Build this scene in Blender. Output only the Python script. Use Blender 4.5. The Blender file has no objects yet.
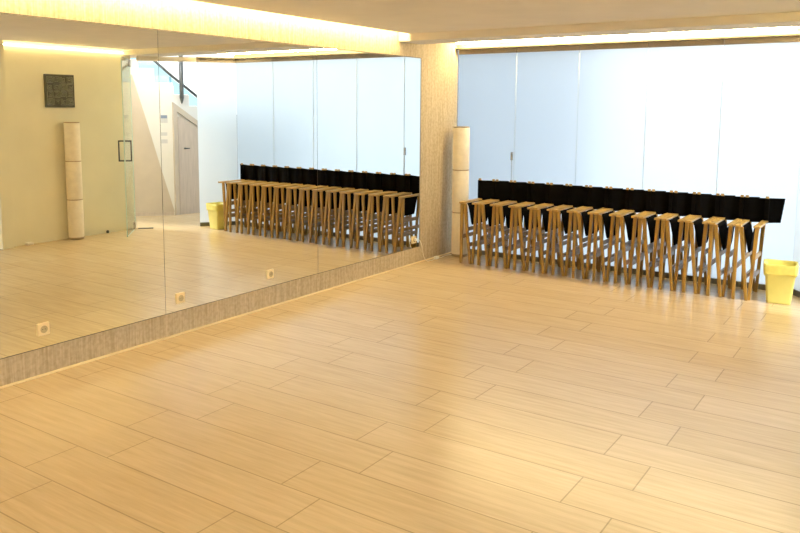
import bpy, bmesh, math, random
from mathutils import Vector, Matrix
random.seed(7)
S = bpy.context.scene
COL = S.collection
PI = math.pi

# ------------------------------------------------------------------ materials
def nt(name):
    m = bpy.data.materials.new(name); m.use_nodes = True
    t = m.node_tree
    for n in list(t.nodes): t.nodes.remove(n)
    out = t.nodes.new('ShaderNodeOutputMaterial')
    return m, t, out
def N(t, kind, **kw):
    n = t.nodes.new(kind)
    for k, v in kw.items():
        if k in n.inputs: n.inputs[k].default_value = v
        else: setattr(n, k, v)
    return n
def c4(c): return (c[0], c[1], c[2], 1)
def simple(name, col, rough=.5, metal=0, spec=.5, noise=0.0, scale=20, coat=0, stretch=(1, 1, 1)):
    m, t, out = nt(name)
    b = N(t, 'ShaderNodeBsdfPrincipled'); b.inputs['Base Color'].default_value = c4(col)
    b.inputs['Roughness'].default_value = rough; b.inputs['Metallic'].default_value = metal
    b.inputs['Specular IOR Level'].default_value = spec; b.inputs['Coat Weight'].default_value = coat
    if noise:
        tc = N(t, 'ShaderNodeTexCoord'); mp = N(t, 'ShaderNodeMapping'); mp.inputs['Scale'].default_value = stretch
        ns = N(t, 'ShaderNodeTexNoise'); ns.inputs['Scale'].default_value = scale; ns.inputs['Detail'].default_value = 5
        cr = N(t, 'ShaderNodeValToRGB')
        cr.color_ramp.elements[0].position = .3; cr.color_ramp.elements[1].position = .7
        cr.color_ramp.elements[0].color = c4([x * (1 - noise) for x in col])
        cr.color_ramp.elements[1].color = c4([min(1, x * (1 + noise)) for x in col])
        t.links.new(tc.outputs['Object'], mp.inputs[0]); t.links.new(mp.outputs[0], ns.inputs['Vector'])
        t.links.new(ns.outputs['Fac'], cr.inputs[0]); t.links.new(cr.outputs[0], b.inputs['Base Color'])
    t.links.new(b.outputs[0], out.inputs[0])
    return m
def emis(name, col, st):
    m, t, out = nt(name)
    e = N(t, 'ShaderNodeEmission'); e.inputs[0].default_value = c4(col); e.inputs[1].default_value = st
    t.links.new(e.outputs[0], out.inputs[0]); return m

def floor_mat():
    m, t, out = nt('wood_look_tile')
    tc = N(t, 'ShaderNodeTexCoord')
    mp = N(t, 'ShaderNodeMapping'); mp.inputs['Location'].default_value = (11.51, 3.6085 + .2935 * 40, 0)
    t.links.new(tc.outputs['Object'], mp.inputs[0])
    br = N(t, 'ShaderNodeTexBrick')
    br.offset = .793; br.offset_frequency = 2; br.squash = 1
    br.inputs['Scale'].default_value = 1; br.inputs['Mortar Size'].default_value = .0034
    br.inputs['Mortar Smooth'].default_value = .1; br.inputs['Bias'].default_value = 0
    br.inputs['Brick Width'].default_value = 1.15; br.inputs['Row Height'].default_value = .2935
    A = (.645, .50, .305); B = (.675, .53, .335)
    br.inputs['Color1'].default_value = c4(A); br.inputs['Color2'].default_value = c4(B)
    br.inputs['Mortar'].default_value = (.42, .33, .195, 1)
    t.links.new(mp.outputs[0], br.inputs['Vector'])
    # grain along x
    mg = N(t, 'ShaderNodeMapping'); mg.inputs['Scale'].default_value = (.9, 13, 1)
    t.links.new(tc.outputs['Object'], mg.inputs[0])
    g = N(t, 'ShaderNodeTexNoise'); g.inputs['Scale'].default_value = 2.6; g.inputs['Detail'].default_value = 7; g.inputs['Roughness'].default_value = .62
    t.links.new(mg.outputs[0], g.inputs['Vector'])
    cr = N(t, 'ShaderNodeValToRGB'); cr.color_ramp.elements[0].position = .3; cr.color_ramp.elements[1].position = .68
    cr.color_ramp.elements[0].color = (.80, .78, .74, 1); cr.color_ramp.elements[1].color = (1.06, 1.06, 1.05, 1)
    t.links.new(g.outputs['Fac'], cr.inputs[0])
    mx = N(t, 'ShaderNodeMix', data_type='RGBA', blend_type='MULTIPLY'); mx.inputs['Factor'].default_value = .75
    t.links.new(br.outputs['Color'], mx.inputs['A']); t.links.new(cr.outputs[0], mx.inputs['B'])
    b = N(t, 'ShaderNodeBsdfPrincipled'); b.inputs['Roughness'].default_value = .26
    b.inputs['Specular IOR Level'].default_value = .6
    t.links.new(mx.outputs['Result'], b.inputs['Base Color'])
    bp = N(t, 'ShaderNodeBump'); bp.inputs['Strength'].default_value = .25; bp.inputs['Distance'].default_value = .002; bp.invert = True
    t.links.new(br.outputs['Fac'], bp.inputs['Height']); t.links.new(bp.outputs[0], b.inputs['Normal'])
    t.links.new(b.outputs[0], out.inputs[0]); return m

def wallpaper_mat():
    m, t, out = nt('grasscloth_wallpaper')
    tc = N(t, 'ShaderNodeTexCoord')
    mp = N(t, 'ShaderNodeMapping'); mp.inputs['Scale'].default_value = (1, 1, .035)
    t.links.new(tc.outputs['Object'], mp.inputs[0])
    n1 = N(t, 'ShaderNodeTexNoise'); n1.inputs['Scale'].default_value = 75; n1.inputs['Detail'].default_value = 6; n1.inputs['Roughness'].default_value = .7
    t.links.new(mp.outputs[0], n1.inputs['Vector'])
    cr = N(t, 'ShaderNodeValToRGB')
    cr.color_ramp.elements[0].position = .33; cr.color_ramp.elements[1].position = .68
    cr.color_ramp.elements[0].color = (.43, .35, .225, 1); cr.color_ramp.elements[1].color = (.62, .525, .38, 1)
    t.links.new(n1.outputs['Fac'], cr.inputs[0])
    n2 = N(t, 'ShaderNodeTexNoise'); n2.inputs['Scale'].default_value = 34; n2.inputs['Detail'].default_value = 4
    t.links.new(tc.outputs['Object'], n2.inputs['Vector'])
    c2 = N(t, 'ShaderNodeValToRGB'); c2.color_ramp.elements[0].position = .36; c2.color_ramp.elements[1].position = .60
    c2.color_ramp.elements[0].color = (.70, .66, .6, 1); c2.color_ramp.elements[1].color = (1.05, 1.05, 1.05, 1)
    t.links.new(n2.outputs['Fac'], c2.inputs[0])
    mx = N(t, 'ShaderNodeMix', data_type='RGBA', blend_type='MULTIPLY'); mx.inputs['Factor'].default_value = .45
    t.links.new(cr.outputs[0], mx.inputs['A']); t.links.new(c2.outputs[0], mx.inputs['B'])
    b = N(t, 'ShaderNodeBsdfPrincipled'); b.inputs['Roughness'].default_value = .75; b.inputs['Specular IOR Level'].default_value = .2
    t.links.new(mx.outputs['Result'], b.inputs['Base Color'])
    bp = N(t, 'ShaderNodeBump'); bp.inputs['Strength'].default_value = .35; bp.inputs['Distance'].default_value = .004
    t.links.new(n1.outputs['Fac'], bp.inputs['Height']); t.links.new(bp.outputs[0], b.inputs['Normal'])
    t.links.new(b.outputs[0], out.inputs[0]); return m

def frosted_mat():
    m, t, out = nt('frosted_glass')
    g = N(t, 'ShaderNodeBsdfGlass'); g.inputs['Color'].default_value = (.93, .97, 1, 1)
    g.inputs['Roughness'].default_value = .42; g.inputs['IOR'].default_value = 1.3
    tr = N(t, 'ShaderNodeBsdfTranslucent'); tr.inputs['Color'].default_value = (.86, .91, .95, 1)
    mx = N(t, 'ShaderNodeMixShader'); mx.inputs[0].default_value = .4
    t.links.new(g.outputs[0], mx.inputs[1]); t.links.new(tr.outputs[0], mx.inputs[2])
    t.links.new(mx.outputs[0], out.inputs[0]); return m
def clear_mat(name, tint, refl=.10):
    m, t, out = nt(name)
    tr = N(t, 'ShaderNodeBsdfTransparent'); tr.inputs[0].default_value = c4(tint)
    gl = N(t, 'ShaderNodeBsdfGlossy'); gl.inputs['Roughness'].default_value = .02
    mx = N(t, 'ShaderNodeMixShader')
    mx.inputs[0].default_value = refl; t.links.new(tr.outputs[0], mx.inputs[1]); t.links.new(gl.outputs[0], mx.inputs[2])
    t.links.new(mx.outputs[0], out.inputs[0]); return m
def mirror_mat():
    m, t, out = nt('mirror_silver')
    g = N(t, 'ShaderNodeBsdfGlossy'); g.inputs['Color'].default_value = (.90, .92, .89, 1); g.inputs['Roughness'].default_value = 0
    t.links.new(g.outputs[0], out.inputs[0]); return m

M = dict(
    floor=floor_mat(), paper=wallpaper_mat(), frost=frosted_mat(), mirror=mirror_mat(),
    clear=clear_mat('clear_glass', (.95, .985, .98), .20), rail_glass=clear_mat('pale_blue_glass', (.70, .86, .92), .08), edge=simple('glass_edge', (.66, .88, .88), .2),
    ceil=simple('ceiling_paint', (.74, .69, .60), .8, spec=.2, noise=.03, scale=3),
    cream=simple('cream_paint', (.82, .78, .60), .7, spec=.25, noise=.03, scale=2.5),
    white=simple('white_paint', (.83, .83, .81), .7, spec=.25, noise=.02, scale=3),
    beige=simple('beige_panel', (.60, .53, .44), .6, spec=.3, noise=.05, scale=4),
    door=simple('beige_door_laminate', (.60, .52, .45), .5, spec=.3, noise=.08, scale=9, stretch=(4, 4, .4)),
    rail=simple('taupe_rail', (.33, .28, .22), .45, metal=.3, noise=.05, scale=8),
    seal=simple('grey_edge_seal', (.72, .80, .84), .5, noise=.03, scale=20),
    dark=simple('dark_track', (.05, .045, .03), .5, noise=.1, scale=9),
    base=simple('olive_base_rail', (.16, .145, .11), .5, metal=.2, noise=.08, scale=9),
    steel=simple('brushed_steel', (.45, .44, .42), .3, metal=1, noise=.1, scale=30),
    grey=simple('dark_grey_metal', (.09, .10, .11), .45, metal=.4, noise=.1, scale=20),
    backing=simple('mirror_backing', (.10, .09, .07), .6, noise=.1, scale=20),
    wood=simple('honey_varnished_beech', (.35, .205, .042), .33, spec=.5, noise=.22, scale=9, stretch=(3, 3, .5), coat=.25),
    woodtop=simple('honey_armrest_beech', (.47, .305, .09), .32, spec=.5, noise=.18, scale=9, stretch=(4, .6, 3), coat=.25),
    fabric=simple('black_canvas', (.0045, .0042, .0045), .95, spec=.05, noise=.25, scale=160),
    yellow=simple('yellow_plastic', (.72, .68, .21), .4, spec=.4, noise=.06, scale=7),
    liner=simple('yellow_bin_liner', (.76, .71, .18), .35, spec=.5, noise=.1, scale=14),
    lamp=simple('cream_rice_paper', (.88, .81, .68), .8, spec=.2, noise=.05, scale=16),
    ring=simple('light_wood_ring', (.42, .33, .22), .5, noise=.1, scale=30),
    socket=simple('cream_socket_plastic', (.86, .71, .42), .35, spec=.5, noise=.02, scale=30),
    sockhole=simple('socket_well', (.50, .40, .22), .5, noise=.04, scale=30),
    pin=simple('socket_contact', (.08, .07, .05), .4, noise=.05, scale=30),
    cord=simple('white_cord', (.86, .82, .72), .45, noise=.03, scale=30),
    art=simple('dark_bronze', (.07, .066, .042), .5, metal=.3, noise=.3, scale=25),
    artline=simple('pale_bronze_relief', (.34, .33, .23), .5, metal=.3, noise=.2, scale=30),
    sign=simple('notice_white', (.78, .80, .80), .5, noise=.02, scale=30),
    signblue=simple('notice_blue', (.22, .29, .42), .5, noise=.05, scale=30),
    signgrey=simple('notice_grey', (.62, .64, .66), .5, noise=.03, scale=30),
    pale_strip=simple('pale_floor_strip', (.85, .70, .42), .5, noise=.03, scale=9),
    yard=simple('pale_courtyard_paving', (.72, .74, .75), .8, noise=.05, scale=3),
    shadewall=simple('dark_shading_render', (.13, .15, .17), .85, noise=.08, scale=2),
    led=emis('warm_led', (1.0, .77, .38), 78.0),
    ledback=emis('warm_led_glass_side', (1.0, .77, .38), 125.0),
    header=simple('tan_header', (.40, .33, .21), .7, spec=.2, noise=.04, scale=5),
    panel=emis('hall_fill_diffuser', (1.0, .97, .92), 22.0),
    lens=emis('fill_downlight_lens', (1.0, .82, .44), 18.0),
)

# ------------------------------------------------------------------ mesh helpers
def box(bm, x0, x1, y0, y1, z0, z1, mi=0):
    v = [bm.verts.new(p) for p in ((x0, y0, z0), (x1, y0, z0), (x1, y1, z0), (x0, y1, z0), (x0, y0, z1), (x1, y0, z1), (x1, y1, z1), (x0, y1, z1))]
    fs = [bm.faces.new([v[i] for i in q]) for q in ((0, 3, 2, 1), (4, 5, 6, 7), (0, 1, 5, 4), (1, 2, 6, 5), (2, 3, 7, 6), (3, 0, 4, 7))]
    for f in fs: f.material_index = mi
    return fs
def prism(bm, lo, hi, mi=0):
    """closed solid between two equally long point loops"""
    a = [bm.verts.new(p) for p in lo]; b = [bm.verts.new(p) for p in hi]; n = len(a)
    fs = [bm.faces.new(a[::-1]), bm.faces.new(b)]
    for i in range(n): fs.append(bm.faces.new((a[i], a[(i + 1) % n], b[(i + 1) % n], b[i])))
    for f in fs: f.material_index = mi
    return fs
def lathe(bm, prof, seg=32, cx=0, cy=0, mi=0):
    """profile of (radius, z) revolved; r = 0 closes"""
    rows = []
    for r, z in prof:
        if r < 1e-6: rows.append([bm.verts.new((cx, cy, z))])
        else: rows.append([bm.verts.new((cx + r * math.cos(2 * PI * k / seg), cy + r * math.sin(2 * PI * k / seg), z)) for k in range(seg)])
    for A, B in zip(rows, rows[1:]):
        for k in range(seg):
            k2 = (k + 1) % seg
            if len(A) == 1 and len(B) == 1: continue
            if len(A) == 1: f = bm.faces.new((A[0], B[k2], B[k]))
            elif len(B) == 1: f = bm.faces.new((A[k], A[k2], B[0]))
            else: f = bm.faces.new((A[k], A[k2], B[k2], B[k]))
            f.material_index = mi; f.smooth = True
def tube(bm, pts, r, seg=8):
    pts = [Vector(p) for p in pts]; rows = []
    for i, p in enumerate(pts):
        d = (pts[min(i + 1, len(pts) - 1)] - pts[max(i - 1, 0)]).normalized()
        u = d.cross(Vector((0, 0, 1)))
        if u.length < 1e-3: u = d.cross(Vector((1, 0, 0)))
        u.normalize(); w = d.cross(u)
        rows.append([bm.verts.new(p + (u * math.cos(2 * PI * k / seg) + w * math.sin(2 * PI * k / seg)) * r) for k in range(seg)])
    for A, B in zip(rows, rows[1:]):
        for k in range(seg):
            f = bm.faces.new((A[k], A[(k + 1) % seg], B[(k + 1) % seg], B[k])); f.smooth = True
    bm.faces.new(rows[0][::-1]); bm.faces.new(rows[-1])
def sheet(bm, path, z0, z1, th, hang=0):
    """a vertical cloth of thickness th following an open plan path [(x,y)]"""
    n = len(path); L = []; R = []
    for i in range(n):
        a = Vector(path[max(i - 1, 0)]); b = Vector(path[min(i + 1, n - 1)]); d = (b - a).normalized()
        nrm = Vector((-d.y, d.x)) * th / 2; p = Vector(path[i])
        L.append(p + nrm); R.append(p - nrm)
    loop = L + R[::-1]
    prism(bm, [(p.x + hang * max(0, (p.x - .24) / .10), p.y, z0) for p in loop], [(p.x, p.y, z1) for p in loop])
def obj(name, bm, mats, parent=None, bevel=0, loc=None, rot=None):
    bmesh.ops.recalc_face_normals(bm, faces=bm.faces)
    if bevel: bmesh.ops.bevel(bm, geom=list(bm.edges), offset=bevel, segments=2, profile=.5, affect='EDGES', clamp_overlap=True)
    me = bpy.data.meshes.new(name); bm.to_mesh(me); bm.free()
    for m in (mats if isinstance(mats, (list, tuple)) else [mats]): me.materials.append(m)
    o = bpy.data.objects.new(name, me); COL.objects.link(o)
    if parent: o.parent = parent
    if loc: o.location = loc
    if rot: o.rotation_euler = rot
    return o
def tag(o, label, cat, group=None):
    o['label'] = label; o['category'] = cat
    if group: o['group'] = group
    return o
def struct(o, label=None, cat=None):
    o['kind'] = 'structure'
    if label: o['label'] = label; o['category'] = cat
    return o
def empty(name, loc, rz=0):
    o = bpy.data.objects.new(name, None); COL.objects.link(o); o.empty_display_size = .1
    o.location = loc; o.rotation_euler = (0, 0, rz); return o
def copy_tree(o, parent=None):
    c = o.copy(); COL.objects.link(c)
    if parent: c.parent = parent
    for ch in list(o.children): copy_tree(ch, c)
    return c
def B(*boxes):
    bm = bmesh.new()
    for b in boxes: box(bm, *b)
    return bm

# ------------------------------------------------------------------ dimensions
W = 3.752             # corner of the glass back wall
GT = 2.405            # top of the visible glass
XR = 4.662            # cream wall
ML, MH = .1896, 2.3134 # mirror bottom / top
YB0, YB1, ZB = -1.283, -.843, 2.469    # ceiling beam
ZC = 2.542            # main ceiling
ZU = 2.78             # slab above the coves
GE = (4.085, -.465)     # end of the angled glass return

# ------------------------------------------------------------------ setting
struct(obj('floor', B((-.15, 9, -10.2, 0.02, -.06, 0), (3.79, 9, .02, 3.2, -.06, 0)), M['floor']),
       'wood look plank tile floor with thin dark joints', 'floor')
struct(obj('wall_left', B((-.15, -.006, -10.2, .0, 0, ZU)), M['paper']), 'woven beige grasscloth wall behind the mirrors', 'wall')
struct(obj('wall_back', B((-.15, W + .05, .004, .15, 2.475, ZU)), M['header']), 'narrow plaster header above the frosted glass', 'wall')
struct(obj('wall_right', B((XR, XR + .14, -3.03, -1.16, 0, ZU)), M['cream']), 'cream wall with square bronze panel, seen in mirror', 'wall')
struct(obj('wall_right_pier', B((XR - .085, XR + .14, -3.17, -3.03, 0, ZU)), M['cream']), 'cream pier ending the wall at the far left of the mirror', 'wall')
struct(obj('wall_alcove', B((XR + .14, 6.6, -3.17, -3.03, 0, ZU), (6.6, 6.74, -10.2, -9.6, 0, ZU), (6.6, 6.74, -9.6, -3.17, 2.5, ZU), (6.6, 6.74, -9.6, -3.17, 0, .06)), M['cream']), 'cream walls of the recess beyond the pier', 'wall')
struct(obj('wall_front', B((-.15, 6.74, -10.34, -10.2, 0, ZU)), M['cream']), 'cream wall opposite the glass wall', 'wall')
bm = B((.13, XR - .045, -10.0, YB0, ZC, ZC + .05), (XR - .045, 6.6, -10.0, -3.18, ZC, ZC + .05))
struct(obj('ceiling', bm, M['ceil']), 'dropped plaster ceiling with open light coves along the walls', 'ceiling')
bm = B((-.15, 6.74, -10.34, YB1, ZU, ZU + .1), (-.15, GE[0] + .1, YB1, .15, ZU, ZU + .1), (GE[0] + .1, 6.74, YB1, .0, ZU, ZU + .1))
struct(obj('ceiling_slab', bm, M['ceil']), 'plaster slab above the light coves', 'ceiling')
struct(obj('trim_1', B((-.006, XR + .5, YB0, YB1, ZB, ZU)), M['ceil']), 'wide plaster beam crossing the ceiling before the glass', 'beam')
bm = bmesh.new()
lo = [(-.006, YB1, 0), (GE[0] + .12, YB1, 0), (GE[0] + .12, GE[1], 0), (W + .05, .004, 0), (-.006, .004, 0)]
prism(bm, [(x, y, 2.542) for x, y, z in lo], [(x, y, 2.60) for x, y, z in lo])
struct(obj('ceiling_cove', bm, M['ceil']), 'lit cove ceiling between beam and glass', 'ceiling')
struct(obj('wall_foot_strip', B((0, .016, -10.2, -.02, 0, .014)), M['pale_strip'], bevel=.003), 'thin pale line where textured wall meets floor', 'trim')  # thin pale strip along the foot of the mirror wall
# dark track over the glass and over the angled return
bm = B((.0, W, -.075, .03, 2.462, 2.476))
d = Vector((GE[0] - W, GE[1], 0)).normalized(); nr = Vector((-d.y, d.x, 0)) * .03
def along(a, b, off, z0, z1, bm, mi=0):
    a = Vector((a[0], a[1], 0)); b = Vector((b[0], b[1], 0)); dd = (b - a).normalized(); n_ = Vector((-dd.y, dd.x, 0)) * off
    q = [a - n_, b - n_, b + n_, a + n_]
    return prism(bm, [(p.x, p.y, z0) for p in q], [(p.x, p.y, z1) for p in q], mi)
along((W, 0), GE, .055, 2.462, 2.476, bm)
struct(obj('trim_3', bm, M['dark']), 'dark ceiling track above the frosted glass', 'trim')
bm = bmesh.new(); along(GE, (XR, -1.05), .05, 2.408, 2.469, bm)
struct(obj('trim_4', bm, M['ceil']), 'door track above the entrance opening', 'trim')

# frosted glass panels: window_1 .. window_5 along the back, window_6 the angled return
edges = [0.012, .774, 1.527, 2.274, 3.016, W]
for i in range(5):
    x0, x1 = edges[i] + .0025, edges[i + 1] - .0025
    w = struct(obj('window_%d' % (i + 1), B((x0, x1, -.006, .006, .045, GT + .01)), M['frost']),
               'frosted glass panel, %s from the mirror wall' % ['first', 'second', 'third', 'fourth', 'fifth'][i], 'glass panel')
    obj('top_rail', B((x0, x1, -.018, .018, GT, 2.462)), M['rail'], w, bevel=.002)
    obj('bottom_rail', B((x0, x1, -.018, .018, 0, .055)), M['base'], w, bevel=.002)
    if i < 4: obj('edge_seal', B((x1 + .0005, x1 + .0045, -.009, .009, .055, GT)), M['seal'], w)
    if i == 0:
        bm = B((x1 - .033, x1 - .012, -.036, -.006, 1.167, 1.262))
        box(bm, x1 - .025, x1 - .019, -.028, -.022, .78, 1.19)
        obj('handle', bm, M['steel'], w, bevel=.002)
bm = bmesh.new(); along((W + .004, -.005), GE, .006, .045, GT + .01, bm)
w = struct(obj('window_6', bm, M['frost']), 'angled frosted glass panel behind the yellow bin', 'glass panel')
bm = bmesh.new(); along((W + .004, -.005), GE, .018, GT, 2.462, bm); obj('top_rail', bm, M['rail'], w)
bm = bmesh.new(); along((W + .004, -.005), GE, .018, 0, .055, bm); obj('bottom_rail', bm, M['base'], w)

# added window out of view, giving neutral daylight fill to the floor
w = struct(obj('window_7', B((6.65, 6.662, -9.6, -3.17, .06, 2.5)), M['frost']), 'added frosted window of the recess, out of view, for neutral fill daylight', 'window')
for k in range(5):
    y = -9.6 + 6.43 * k / 4
    obj('mullion', B((6.63, 6.68, y - (.02 if k else 0), y + (.02 if k < 4 else 0), .06, 2.5)), M['rail'], w)

# ------------------------------------------------------------------ mirrors
seams = [-.840, -2.644, -4.445, -6.250]
mlab = ['frameless wall mirror nearest the glass wall, reflecting the row of folding chairs',
        'middle frameless wall mirror with two sockets near its lower edge',
        'large frameless wall mirror at the left, reflecting the cream wall and bronze panel']
for i in range(3):
    y1, y0 = seams[i] - .002, seams[i + 1] + .002
    bm = bmesh.new()
    fs = box(bm, -.003, 0, y0, y1, ML, MH, 0)
    m = tag(obj('mirror_panel', bm, M['mirror']), mlab[i], 'mirror', 'mirrors along the left wall')
    obj('backing', B((-.0058, -.0032, y0 - .002 if i < 2 else y0, y1 + (.002 if i else .008), ML - .006, MH + .008)), M['backing'], m)
    if i == 0:   # slim edge strip closing the mirrors at the pier
        obj('edge_strip', B((-.005, .004, y1 + .0005, y1 + .010, ML - .006, MH + .008)), M['rail'], m)

# sockets on the mirrors
def socket():
    root = empty('wall_socket', (0, 0, 0))
    obj('plate', B((.0005, .011, -.041, .041, -.041, .041)), M['socket'], root, bevel=.003)
    bm = bmesh.new(); lathe(bm, [(0, .0112), (.0205, .0112), (.0225, .0135), (.0245, .0135), (.0245, .0112)], 28)
    bmesh.ops.rotate(bm, verts=bm.verts, matrix=Matrix.Rotation(PI / 2, 3, 'Y'))
    r = obj('well', bm, M['sockhole'], root)
    for s in (-1, 1):
        bm = bmesh.new(); lathe(bm, [(.003, .0112), (.003, .0122), (0, .0122)], 10, 0, s * .0095)
        bmesh.ops.rotate(bm, verts=bm.verts, matrix=Matrix.Rotation(PI / 2, 3, 'Y'))
        obj('contact_hole', bm, M['pin'], r)
    return root
sk = socket()
slab = ['cream wall socket on the left mirror, nearest the camera', 'cream wall socket just right of the first mirror joint',
        'cream wall socket low on the middle mirror, near its right joint', 'cream wall socket with a white cord plugged in, by the pier']
for i, (y, z) in enumerate(((-5.437, .311), (-4.306, .288), (-3.302, .299), (-.960, .279))):
    s = sk if i == 0 else copy_tree(sk)
    s.location = (0, y, z); tag(s, slab[i], 'socket', 'wall sockets on the mirrors')
# cord from the socket by the pier to the floor lamp
pl = bmesh.new(); lathe(pl, [(0, .0145), (.016, .0145), (.018, .02), (.014, .036), (.006, .042), (0, .042)], 16)
bmesh.ops.rotate(pl, verts=pl.verts, matrix=Matrix.Rotation(PI / 2, 3, 'Y'))
cordo = empty('lamp_cord', (.02, -.955, .0))
tag(cordo, 'white cord hanging from the socket by the pier to the floor lamp', 'cord')
obj('plug', pl, M['cord'], cordo, loc=(-.02, 0, .285))
def smooth(pts, n=8):
    out = []; P = [Vector(p) for p in pts]
    for i in range(len(P) - 1):
        a, b, c, e = P[max(i - 1, 0)], P[i], P[i + 1], P[min(i + 2, len(P) - 1)]
        for k in range(n):
            t = k / n
            out.append(.5 * ((2 * b) + (c - a) * t + (2 * a - 5 * b + 4 * c - e) * t * t + (3 * b - a - 3 * c + e) * t ** 3))
    out.append(P[-1]); return out
bm = bmesh.new()
tube(bm, smooth([(.022, 0, .285), (.05, .015, .275), (.06, .05, .20), (.045, .10, .10), (.04, .17, .02), (.05, .26, .006), (.045, .40, .006), (.05, .50, .006), (.032, .62, .006), (.045, .70, .006), (.075, .72, .006)]), .0035)
obj('cable', bm, M['cord'], cordo)
bm = bmesh.new(); box(bm, .022, .062, .36, .43, .0, .034); obj('inline_switch', bm, M['cord'], cordo, bevel=.008)

# ------------------------------------------------------------------ floor lamps
def lamp(loc, label):
    r = empty('paper_floor_lamp', loc)
    R, H3 = .098, .507
    bm = bmesh.new(); lathe(bm, [(0, 0), (.088, 0), (.096, .006), (.096, .026), (.09, .03), (0, .03)], 40); obj('base', bm, M['ring'], r)
    z = .03
    for k in range(3):
        bm = bmesh.new(); h = H3 - .012
        lathe(bm, [(R - .004, z), (R, z + .01), (R + .0015, z + h * .5), (R, z + h - .01), (R - .004, z + h), (R - .008, z + h), (R - .008, z), (R - .004, z)], 48)
        obj('shade', bm, M['lamp'], r)
        bm = bmesh.new(); zt = z + h
        lathe(bm, [(R - .012, zt), (R - .001, zt), (R - .001, zt + .012), (R - .012, zt + .012), (R - .012, zt)], 48)
        obj('ring', bm, M['ring'], r)
        z += H3
    bm = bmesh.new(); lathe(bm, [(0, .031), (.012, .031), (.012, 1.50), (0, 1.50)], 12); obj('stem', bm, M['steel'], r)
    return tag(r, label, 'lamp', 'paper column floor lamps')
lamp((.180, -.215, 0), 'tall cream paper column floor lamp in the corner beside the first folding chair')
lamp((4.555, -2.185, 0), 'tall cream paper column floor lamp against the cream wall, seen in the mirror')

# ------------------------------------------------------------------ folding chairs
PITCH = .2250
def leg(bm, xt, xb, yt, yb, z0, z1, wt, wb, d):
    lo = [(xb - wb / 2, yb - d / 2, z0), (xb + wb / 2, yb - d / 2, z0), (xb + wb / 2, yb + d / 2, z0), (xb - wb / 2, yb + d / 2, z0)]
    hi = [(xt - wt / 2, yt - d / 2, z1), (xt + wt / 2, yt - d / 2, z1), (xt + wt / 2, yt + d / 2, z1), (xt - wt / 2, yt + d / 2, z1)]
    prism(bm, lo, hi)
def chair():
    r = empty('folding_chair', (0, 0, 0))
    yf, yr, za = -.545, -.095, .690
    for x0, x1 in ((.001, .058), (.163, .220)):
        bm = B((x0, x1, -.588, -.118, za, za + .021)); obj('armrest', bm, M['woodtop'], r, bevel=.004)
    for y, s in ((yf, 1), (yr, -1)):
        yt = 0 if s > 0 else -.037     # rear legs lean forward to the armrest
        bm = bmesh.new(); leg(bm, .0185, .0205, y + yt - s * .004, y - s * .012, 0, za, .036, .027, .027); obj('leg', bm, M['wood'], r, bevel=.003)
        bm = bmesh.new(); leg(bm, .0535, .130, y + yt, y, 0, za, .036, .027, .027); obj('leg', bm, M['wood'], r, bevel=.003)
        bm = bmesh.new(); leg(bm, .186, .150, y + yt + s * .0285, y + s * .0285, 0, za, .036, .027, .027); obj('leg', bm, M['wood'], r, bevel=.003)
    # bars that tie each front leg to its rear leg
    for z in (.215, .395):
        t = z / za
        for xb, xt, o in ((.130, .0535, 0), (.150, .186, .0285)):
            x = xb + (xt - xb) * t
            obj('stretcher', B((x - .011, x + .011, yf + .014 + o, yr - .014 - o, z - .021, z + .021)), M['wood'], r, bevel=.003)
    t = .12 / za
    obj('stretcher', B((.009, .032, yf + .004, yr - .004, .285, .325)), M['wood'], r, bevel=.003)
    # slack seat canvas hanging in a fold between the arm frames
    prof = [(.054, .688), (.072, .655), (.092, .57), (.110, .475), (.120, .445), (.128, .445), (.136, .48), (.147, .60), (.156, .665), (.166, .688)]
    bm = bmesh.new(); th = .0035
    up = [Vector(p) for p in prof]; off = []
    for i, p in enumerate(up):
        d = (up[min(i + 1, len(up) - 1)] - up[max(i - 1, 0)]).normalized(); off.append(p + Vector((-d.y, d.x)) * th)
    loop = up + off[::-1]
    y0, y1 = yf + .045, yr - .045
    prism(bm, [(p.x, y0, p.y) for p in loop], [(p.x, y1, p.y) for p in loop]); obj('seat', bm, M['fabric'], r)
    # back posts with the canvas sleeve folded over to the right
    for x in (.021, .201):
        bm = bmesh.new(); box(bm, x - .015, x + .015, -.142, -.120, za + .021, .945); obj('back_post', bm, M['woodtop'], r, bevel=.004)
    bm = bmesh.new()
    sheet(bm, [(.036, -.116), (.003, -.116), (.003, -.146), (.040, -.146), (.06, -.138), (.12, -.110), (.20, -.075), (.28, -.042), (.334, -.020), (.342, -.024), (.338, -.032), (.28, -.064), (.240, -.090), (.218, -.112), (.218, -.146), (.183, -.146), (.183, -.118)], .686, .923, .0035, -.028)
    obj('backrest', bm, M['fabric'], r)
    return r
P0 = chair()
ords = ['first', 'second', 'third', 'fourth', 'fifth', 'sixth', 'seventh']
for i in range(14):
    c = P0 if i == 0 else copy_tree(P0)
    c.location = (.388 + PITCH * i + random.uniform(-.0012, .0012), -.024 + random.uniform(-.0012, .0012), 0)
    c.rotation_euler = (0, 0, 0)
    if i == 0: l = 'folded wooden chair with black canvas, beside the paper floor lamp'
    elif i == 13: l = 'folded wooden chair with black canvas, next to the yellow bin'
    elif i < 7: l = '%s folded wooden chair with black canvas counting from the paper floor lamp' % ords[i]
    else: l = '%s folded wooden chair with black canvas counting from the yellow bin' % ords[13 - i]
    tag(c, l, 'chair', 'folded chairs lined up before the glass wall')

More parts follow.
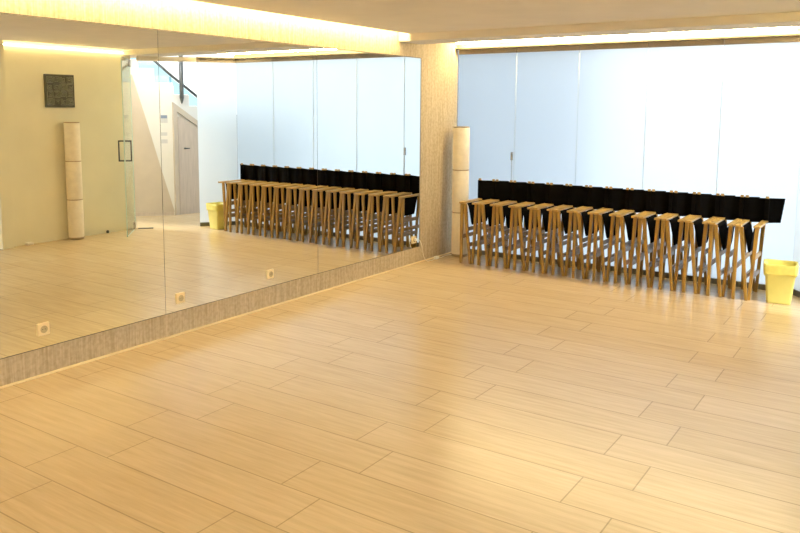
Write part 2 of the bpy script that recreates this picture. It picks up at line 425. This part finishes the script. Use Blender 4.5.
# ------------------------------------------------------------------ yellow bin
b = empty('waste_bin', (3.703, -.455, 0), math.radians(8))
def rsq(w, d, r, n=5):
    out = []
    for cx, cy, a0 in ((w / 2 - r, d / 2 - r, 0), (-w / 2 + r, d / 2 - r, PI / 2), (-w / 2 + r, -d / 2 + r, PI), (w / 2 - r, -d / 2 + r, 1.5 * PI)):
        for k in range(n + 1):
            a = a0 + PI / 2 * k / n; out.append((cx + r * math.cos(a), cy + r * math.sin(a)))
    return out
def loft(bm, rows):
    L = [[bm.verts.new(p) for p in r] for r in rows]; n = len(L[0])
    for A, C in zip(L, L[1:]):
        for k in range(n):
            f = bm.faces.new((A[k], A[(k + 1) % n], C[(k + 1) % n], C[k])); f.smooth = True
    return L
def ringat(w, d, z, r=.025): return [(x, y, z) for x, y in rsq(w, d, r)]
bm = bmesh.new()
rows = [ringat(.205, .175, .012), ringat(.215, .185, 0), ringat(.225, .195, .004), ringat(.228, .198, .02), ringat(.296, .254, .355), ringat(.310, .268, .358), ringat(.310, .268, .366), ringat(.288, .246, .366), ringat(.220, .190, .02)]
L = loft(bm, rows); bm.faces.new(L[-1]); bm.faces.new(L[0][::-1]); obj('bin_body', bm, M['yellow'], b)
bm = bmesh.new(); rnd = random.Random(3)
def wr(w, d, z, a, zz=0):
    return [(x * (1 + rnd.uniform(-a, a)), y * (1 + rnd.uniform(-a, a)), z + rnd.uniform(-zz, zz)) for x, y in rsq(w, d, .03, 8)]
rows = [wr(.304, .262, .272, .012, .010), wr(.314, .272, .30, .01, .003), wr(.318, .276, .34, .008, .002), wr(.322, .280, .372, .006, .004), wr(.312, .270, .380, .006, .004), wr(.284, .242, .372, .006, .003), wr(.268, .228, .30, .012, .003), wr(.25, .212, .20, .012, .003)]
loft(bm, rows); ln = obj('bin_liner', bm, M['liner'], b)
sd = ln.modifiers.new('thickness', 'SOLIDIFY'); sd.thickness = .0012; sd.offset = 0
b.scale = (.90, .88, .98)
tag(b, 'yellow plastic waste bin with a liner folded over its rim', 'bin')

# ------------------------------------------------------------------ bronze wall panel
art = empty('wall_art', (XR, -2.275, 1.953))
obj('panel', B((-.022, -.0005, -.208, .208, -.212, .212)), M['art'], art, bevel=.004)
bm = bmesh.new(); rr = random.Random(11)
def strip(y0, z0, y1, z1, w=.005):
    box(bm, -.027, -.0215, min(y0, y1) - w / 2, max(y0, y1) + w / 2, min(z0, z1) - w / 2, max(z0, z1) + w / 2)
T = .0935
for a in range(4):
    for c in range(4):
        oy, oz = -.186 + a * T, -.188 + c * (T + .001); k = rr.randrange(4)
        def tr(p):
            u, v = p[0] - .5, p[1] - .5
            for _ in range(k): u, v = -v, u
            return oy + (u + .5) * T, oz + (v + .5) * T
        fret = [(.08, .08), (.92, .08), (.92, .90), (.10, .90), (.10, .26), (.74, .26), (.74, .72), (.28, .72), (.28, .44), (.55, .44), (.55, .56)]
        for p, q in zip(fret, fret[1:]):
            if rr.random() < .12: continue
            strip(*tr(p), *tr(q))
obj('relief', bm, M['artline'], art)
tag(art, 'square dark bronze wall panel with a fretwork relief on the cream wall', 'wall art')

# ------------------------------------------------------------------ glass entrance door (open into the room)
hx, hy, fx, fy = 4.625, -1.195, 4.075, -1.745
dl = math.hypot(fx - hx, fy - hy); da = math.atan2(fy - hy, fx - hx)
d1 = empty('door_1', (hx, hy, 0), da); struct(d1, 'clear glass entrance door standing open by the cream wall', 'door')
bm = bmesh.new()
for f in box(bm, 0, dl, -.006, .006, .012, 2.41): f.material_index = 0 if abs(f.normal.y) > .5 else 1
bm.normal_update()
for f in bm.faces: f.material_index = 0 if abs(f.normal.y) > .5 else 1
obj('glass_leaf', bm, [M['clear'], M['edge']], d1)
hb = bmesh.new()
for s in (-1, 1):
    for z in (1.036, 1.30): box(hb, dl - .075, dl - .055, min(s * .006, s * .082), max(s * .006, s * .082), z - .009, z + .009)
    box(hb, dl - .075, dl - .055, min(s * .070, s * .086), max(s * .070, s * .086), 1.027, 1.309)
obj('handle', hb, M['grey'], d1)
for z in (.012, 2.31):
    obj('hinge_plate', B((-.012, .10, -.014, .014, z, z + .10)), M['steel'], d1, bevel=.002)
bm = bmesh.new(); along((4.62, -1.15), (4.473, -1.00), .014, 0, .012, bm)
tag(obj('floor_pivot', bm, M['grey']), 'dark floor plate at the foot of the glass door', 'door hardware')
# small things at the foot of the cream wall
bm = bmesh.new(); lathe(bm, [(0, 0), (.018, 0), (.018, .03), (.012, .04), (0, .04)], 16, 4.635, -1.65)
tag(obj('door_stop', bm, M['pin']), 'small dark door stop on the floor by the cream wall', 'door stop')
bm = bmesh.new(); box(bm, -.03, .03, -.045, .045, 0, .035)
tag(obj('floor_plug', bm, M['cord'], bevel=.01, loc=(4.625, -2.80, 0)), 'small white plug lying at the foot of the cream wall', 'plug')

# ------------------------------------------------------------------ hall with the stairs, seen in the mirror through the opening
A_ = Vector((5.851, -.459, 0)); B_ = Vector((5.327, .111, 0)); C_ = Vector((5.274, .528, 0))
e1 = (B_ - A_).normalized(); e2 = (C_ - B_).normalized()
n1 = Vector((e1.y, -e1.x, 0)); n2 = Vector((e2.y, -e2.x, 0))     # away from the room
if n1.x < 0: n1 = -n1
if n2.x < 0: n2 = -n2
def wallpoly(pts, base, e, n, o0, o1, bm=None, mi=0):
    bm = bm or bmesh.new()
    prism(bm, [tuple(base + e * s + n * o0 + Vector((0, 0, z))) for s, z in pts], [tuple(base + e * s + n * o1 + Vector((0, 0, z))) for s, z in pts], mi)
    return bm
L1 = (B_ - A_).length
p1 = [(-.9, 0), (L1, 0), (L1, 2.09), (.71, 2.09), (.71, 2.142), (.51, 2.142), (.51, 2.365), (.275, 2.365), (.275, 2.50), (.10, 2.50), (.10, 2.75), (-.9, 2.75)]
struct(obj('wall_stair', wallpoly(p1, A_, e1, n1, 0, .12), M['white']), 'white stair wall with stepped top in the hall', 'wall')
p2 = [(0, 0), (1.1, 0), (1.1, 1.39), (.90, 1.39), (.90, 1.57), (.60, 1.57), (.60, 1.757), (.32, 1.757), (.32, 1.948), (.039, 1.948), (.039, 2.09), (0, 2.09)]
struct(obj('wall_stair_door', wallpoly(p2, B_, e2, n2, 0, .12), M['white']), 'white wall under the stairs around the sloping door', 'wall')
tri = [(-.85, .06), (.770, .06), (.59, .722), (.374, 1.542), (.18, 2.257), (-.85, 2.257)]
struct(obj('trim_5', wallpoly(tri, A_, e1, n1, -.015, 0), M['beige']), 'beige sloping wall panel at the foot of the stair wall', 'panel')
struct(obj('baseboard_hall', wallpoly([(-.9, 0), (L1 - .01, 0), (L1 - .01, .058), (-.9, .058)], A_, e1, n1, -.03, 0), M['door']), 'beige baseboard of the stair wall', 'baseboard')
d2 = struct(obj('door_2', wallpoly([(.09, 0), (.86, 0), (.86, 1.18), (.155, 1.60), (.09, 1.60)], B_, e2, n2, -.02, 0), M['door']),
            'beige sloping door under the stairs', 'door')
fr = wallpoly([(.0, 0), (.075, 0), (.075, 1.68), (.0, 1.83)], B_, e2, n2, -.035, 0)
wallpoly([(.0, 1.83), (.075, 1.68), (.92, 1.145), (.92, 1.225)], B_, e2, n2, -.035, 0, fr)
obj('frame', fr, M['beige'], d2)
hd = bmesh.new()
p = B_ + e2 * .20 - n2 * .055; q = B_ + e2 * .275 - n2 * .055
tube(hd, [tuple(B_ + e2 * .20 - n2 * .019 + Vector((0, 0, 1.083))), tuple(p + Vector((0, 0, 1.083)))], .012)
tube(hd, [tuple(p + Vector((0, 0, 1.083))), tuple(q + Vector((0, 0, 1.083)))], .009)
obj('handle', hd, M['grey'], d2)
# notices on the stair wall
sg = obj('wall_notice', wallpoly([(.592, 1.50), (.70, 1.50), (.70, 1.627), (.592, 1.627)], A_, e1, n1, -.012, -.001), M['signgrey'])
obj('header_band', wallpoly([(.598, 1.572), (.694, 1.572), (.694, 1.621), (.598, 1.621)], A_, e1, n1, -.0135, -.0118), M['signblue'], sg)
tag(sg, 'small notice with a blue top band on the white stair wall', 'notice')
sg = obj('lettering_block', wallpoly([(.592, 1.295), (.69, 1.295), (.69, 1.348), (.592, 1.348)], A_, e1, n1, -.005, -.001), M['signgrey'])  # plain grey blocks standing for faint unreadable lettering
tag(sg, 'upper of two faint grey blocks of lettering below the notice on the stair wall', 'lettering_block')
sg = obj('lettering_block', wallpoly([(.592, 1.171), (.69, 1.171), (.69, 1.235), (.592, 1.235)], A_, e1, n1, -.005, -.001), M['signgrey'])
tag(sg, 'lower of two faint grey blocks of lettering below the notice on the stair wall', 'lettering_block')
# staircase: treads behind the wall, glass balustrade, handrail and post
st = empty('staircase', tuple(B_))
def rel(bm): bmesh.ops.translate(bm, verts=bm.verts, vec=-B_); return bm
hand = [(A_ + e1 * .10, 2.93), (A_ + e1 * .527, 2.479), (B_ + e1 * .0, 2.255), (B_ + e2 * .542, 1.885), (B_ + e2 * 1.1, 1.52)]
bm = bmesh.new(); tube(bm, [tuple(p + n1 * .06 + Vector((0, 0, z))) for p, z in hand], .021, 10); obj('handrail', rel(bm), M['grey'], st)
g1 = [(.10, 2.50), (.275, 2.50), (.275, 2.365), (.51, 2.365), (.51, 2.14), (L1, 2.14), (L1, 2.245), (.527, 2.47), (.10, 2.92)]
obj('glass_balustrade', rel(wallpoly(g1, A_, e1, n1, .05, .062)), M['rail_glass'], st)
g2 = [(.0, 2.145), (.055, 2.145), (.055, 1.96), (.335, 1.96), (.335, 1.775), (.62, 1.775), (.62, 1.585), (.90, 1.585), (1.1, 1.41), (1.1, 1.51), (.542, 1.876), (0, 2.245)]
obj('glass_balustrade', rel(wallpoly(g2, B_, e2, n2, .05, .062)), M['rail_glass'], st)
pc = B_ + e2 * .165 - n2 * .03
bm = bmesh.new(); lathe(bm, [(0, 1.80), (.016, 1.83), (.034, 1.90), (.034, 2.9), (0, 2.9)], 16, pc.x, pc.y); obj('post', rel(bm), M['grey'], st)
for k, (z, s0) in enumerate(((1.77, .335), (1.955, .055))):
    obj('tread', rel(wallpoly([(s0, z - .04), (s0 + .30, z - .04), (s0 + .30, z), (s0, z)], B_, e2, n2, .12, 1.0)), M['white'], st)
tag(st, 'white stairs with glass balustrade, dark handrail and dark post in the hall', 'staircase')

# ------------------------------------------------------------------ outside: paving and added walls that shade the frosted glass
struct(obj('ground', B((-14, 20, 3.2, 26, -.10, -.02), (-14, 3.75, .16, 3.2, -.10, -.02), (6.76, 20, -14, .0, -.10, -.02)), M['yard']), 'pale courtyard paving outside', 'ground')
struct(obj('wall_shading_left', B((-.9, -.6, .16, 6.5, -.02, 4.2)), M['shadewall']), 'added grey wall outside, shading the first glass panels', 'wall')
struct(obj('wall_shading_right', B((6.9, 7.2, 1.6, 5.2, -.02, 1.6)), M['shadewall']), 'added low grey wall beyond the stairs, shaping brightness of the glass', 'wall')

# ------------------------------------------------------------------ LED strips in the coves
def led(bm, label, m='led'):
    return tag(obj('mounted_light_strip', bm, M[m]), label, 'light strip', 'warm LED strips in the ceiling coves')
led(B((.045, W - .08, -.135, -.105, 2.523, 2.542)), 'warm LED strip along the ceiling edge above the frosted glass', 'ledback')
bm = bmesh.new(); along((W - .05, -.12), (GE[0] - .09, GE[1] - .05), .014, 2.523, 2.542, bm)
led(bm, 'short warm LED strip above the angled glass panel by the entrance', 'ledback')
led(B((.110, .130, -9.9, YB0 - .02, 2.575, 2.60)), 'warm LED strip in the cove above the mirrors')
led(B((XR - .022, XR, -3.02, YB0 - .02, 2.496, 2.508)), 'warm LED strip at the top of the cream wall, seen in mirror')
led(B((4.7, 6.55, -10.15, -10.12, 2.60, 2.62), (.2, 4.7, -10.15, -10.12, 2.60, 2.62)), 'added warm LED strip, out of view, in the cove opposite the glass')  # unseen strip added for more warm light from behind the camera

# unseen ceiling lamps added behind the camera to brighten and warm the floor
def fill_downlight():
    r = empty('fill_downlight', (0, 0, 0))
    bm = bmesh.new(); lathe(bm, [(.072, -.001), (.092, -.001), (.092, -.008), (.084, -.010), (.072, -.006), (.072, -.001)], 32); obj('trim_ring', bm, M['white'], r)
    bm = bmesh.new(); lathe(bm, [(0, -.001), (.070, -.001), (.070, -.004), (0, -.004)], 32); obj('lens', bm, M['lens'], r)
    return r
D0 = fill_downlight(); first = True
for ry, rn in ((-5.25, 'nearest'), (-6.9, 'middle'), (-8.6, 'farthest')):
    for rx, cn in ((1.1, 'mirrors'), (2.5, 'room centre'), (3.9, 'cream wall')):
        c_ = D0 if first else copy_tree(D0); first = False
        c_.location = (rx, ry, ZC)
        tag(c_, 'added recessed lamp, out of view, on the side of the %s, %s row from the glass' % (cn, rn), 'ceiling lamp', 'added ceiling lamps behind the camera')

hl = empty('hall_fill_lamp', (4.95, -.45, ZU))  # lamp added out of view to brighten the dim stair hall
obj('frame', B((-.32, .32, -.32, .32, -.03, 0)), M['white'], hl, bevel=.004)
obj('diffuser', B((-.29, .29, -.29, .29, -.036, -.0302)), M['panel'], hl)
tag(hl, 'added square ceiling lamp, out of view, brightening the stair hall', 'ceiling lamp')

# ------------------------------------------------------------------ daylight
sun = bpy.data.lights.new('sun', 'SUN'); sun.energy = 5.0; sun.angle = math.radians(15); sun.color = (1, .97, .93)
so = bpy.data.objects.new('sun', sun); COL.objects.link(so)
so.rotation_euler = Vector((-.85, .25, -.42)).to_track_quat('-Z', 'Y').to_euler(); so.location = (12, -8, 6)
w = bpy.data.worlds.new('sky'); S.world = w; w.use_nodes = True
t = w.node_tree; bg = t.nodes['Background']
tc = N(t, 'ShaderNodeTexCoord'); sx = N(t, 'ShaderNodeSeparateXYZ'); t.links.new(tc.outputs['Generated'], sx.inputs[0])
cr = N(t, 'ShaderNodeValToRGB'); t.links.new(sx.outputs['Z'], cr.inputs[0]); t.links.new(cr.outputs[0], bg.inputs[0])
cr.color_ramp.elements[0].position = 0; cr.color_ramp.elements[0].color = (1, 1, 1, 1)
cr.color_ramp.elements[1].position = .5; cr.color_ramp.elements[1].color = (.78, .90, 1, 1)
bg.inputs[1].default_value = 1.6

# ------------------------------------------------------------------ camera
cam = bpy.data.cameras.new('camera'); co = bpy.data.objects.new('camera', cam); COL.objects.link(co)
cx, cy, cz, yaw, pit, roll, f = 4.6602, -8.2187, 1.7622, -.5890, .1188, .0069, 770.12
F = Vector((math.sin(yaw) * math.cos(pit), math.cos(yaw) * math.cos(pit), -math.sin(pit)))
R = Vector((math.cos(yaw), -math.sin(yaw), 0)); U = R.cross(F)
R2 = R * math.cos(roll) + U * math.sin(roll); U2 = -R * math.sin(roll) + U * math.cos(roll)
mw = Matrix.Identity(4)
for i in range(3): mw[i][0], mw[i][1], mw[i][2] = R2[i], U2[i], -F[i]
mw[0][3], mw[1][3], mw[2][3] = cx, cy, cz
co.matrix_world = mw
cam.sensor_width = 36; cam.lens = f * 36 / 800; cam.clip_start = .05; cam.shift_y = -66.5 / 800
S.camera = co

vs = S.view_settings; S.display_settings.display_device = 'sRGB'
vs.view_transform = 'Standard'; vs.look = 'None'; vs.gamma = 1; vs.use_curve_mapping = False; vs.exposure = 0.2
S.cycles.use_denoising = True
S.cycles.max_bounces = 14; S.cycles.diffuse_bounces = 6; S.cycles.glossy_bounces = 6; S.cycles.transmission_bounces = 10; S.cycles.transparent_max_bounces = 12
S.cycles.sample_clamp_indirect = 8
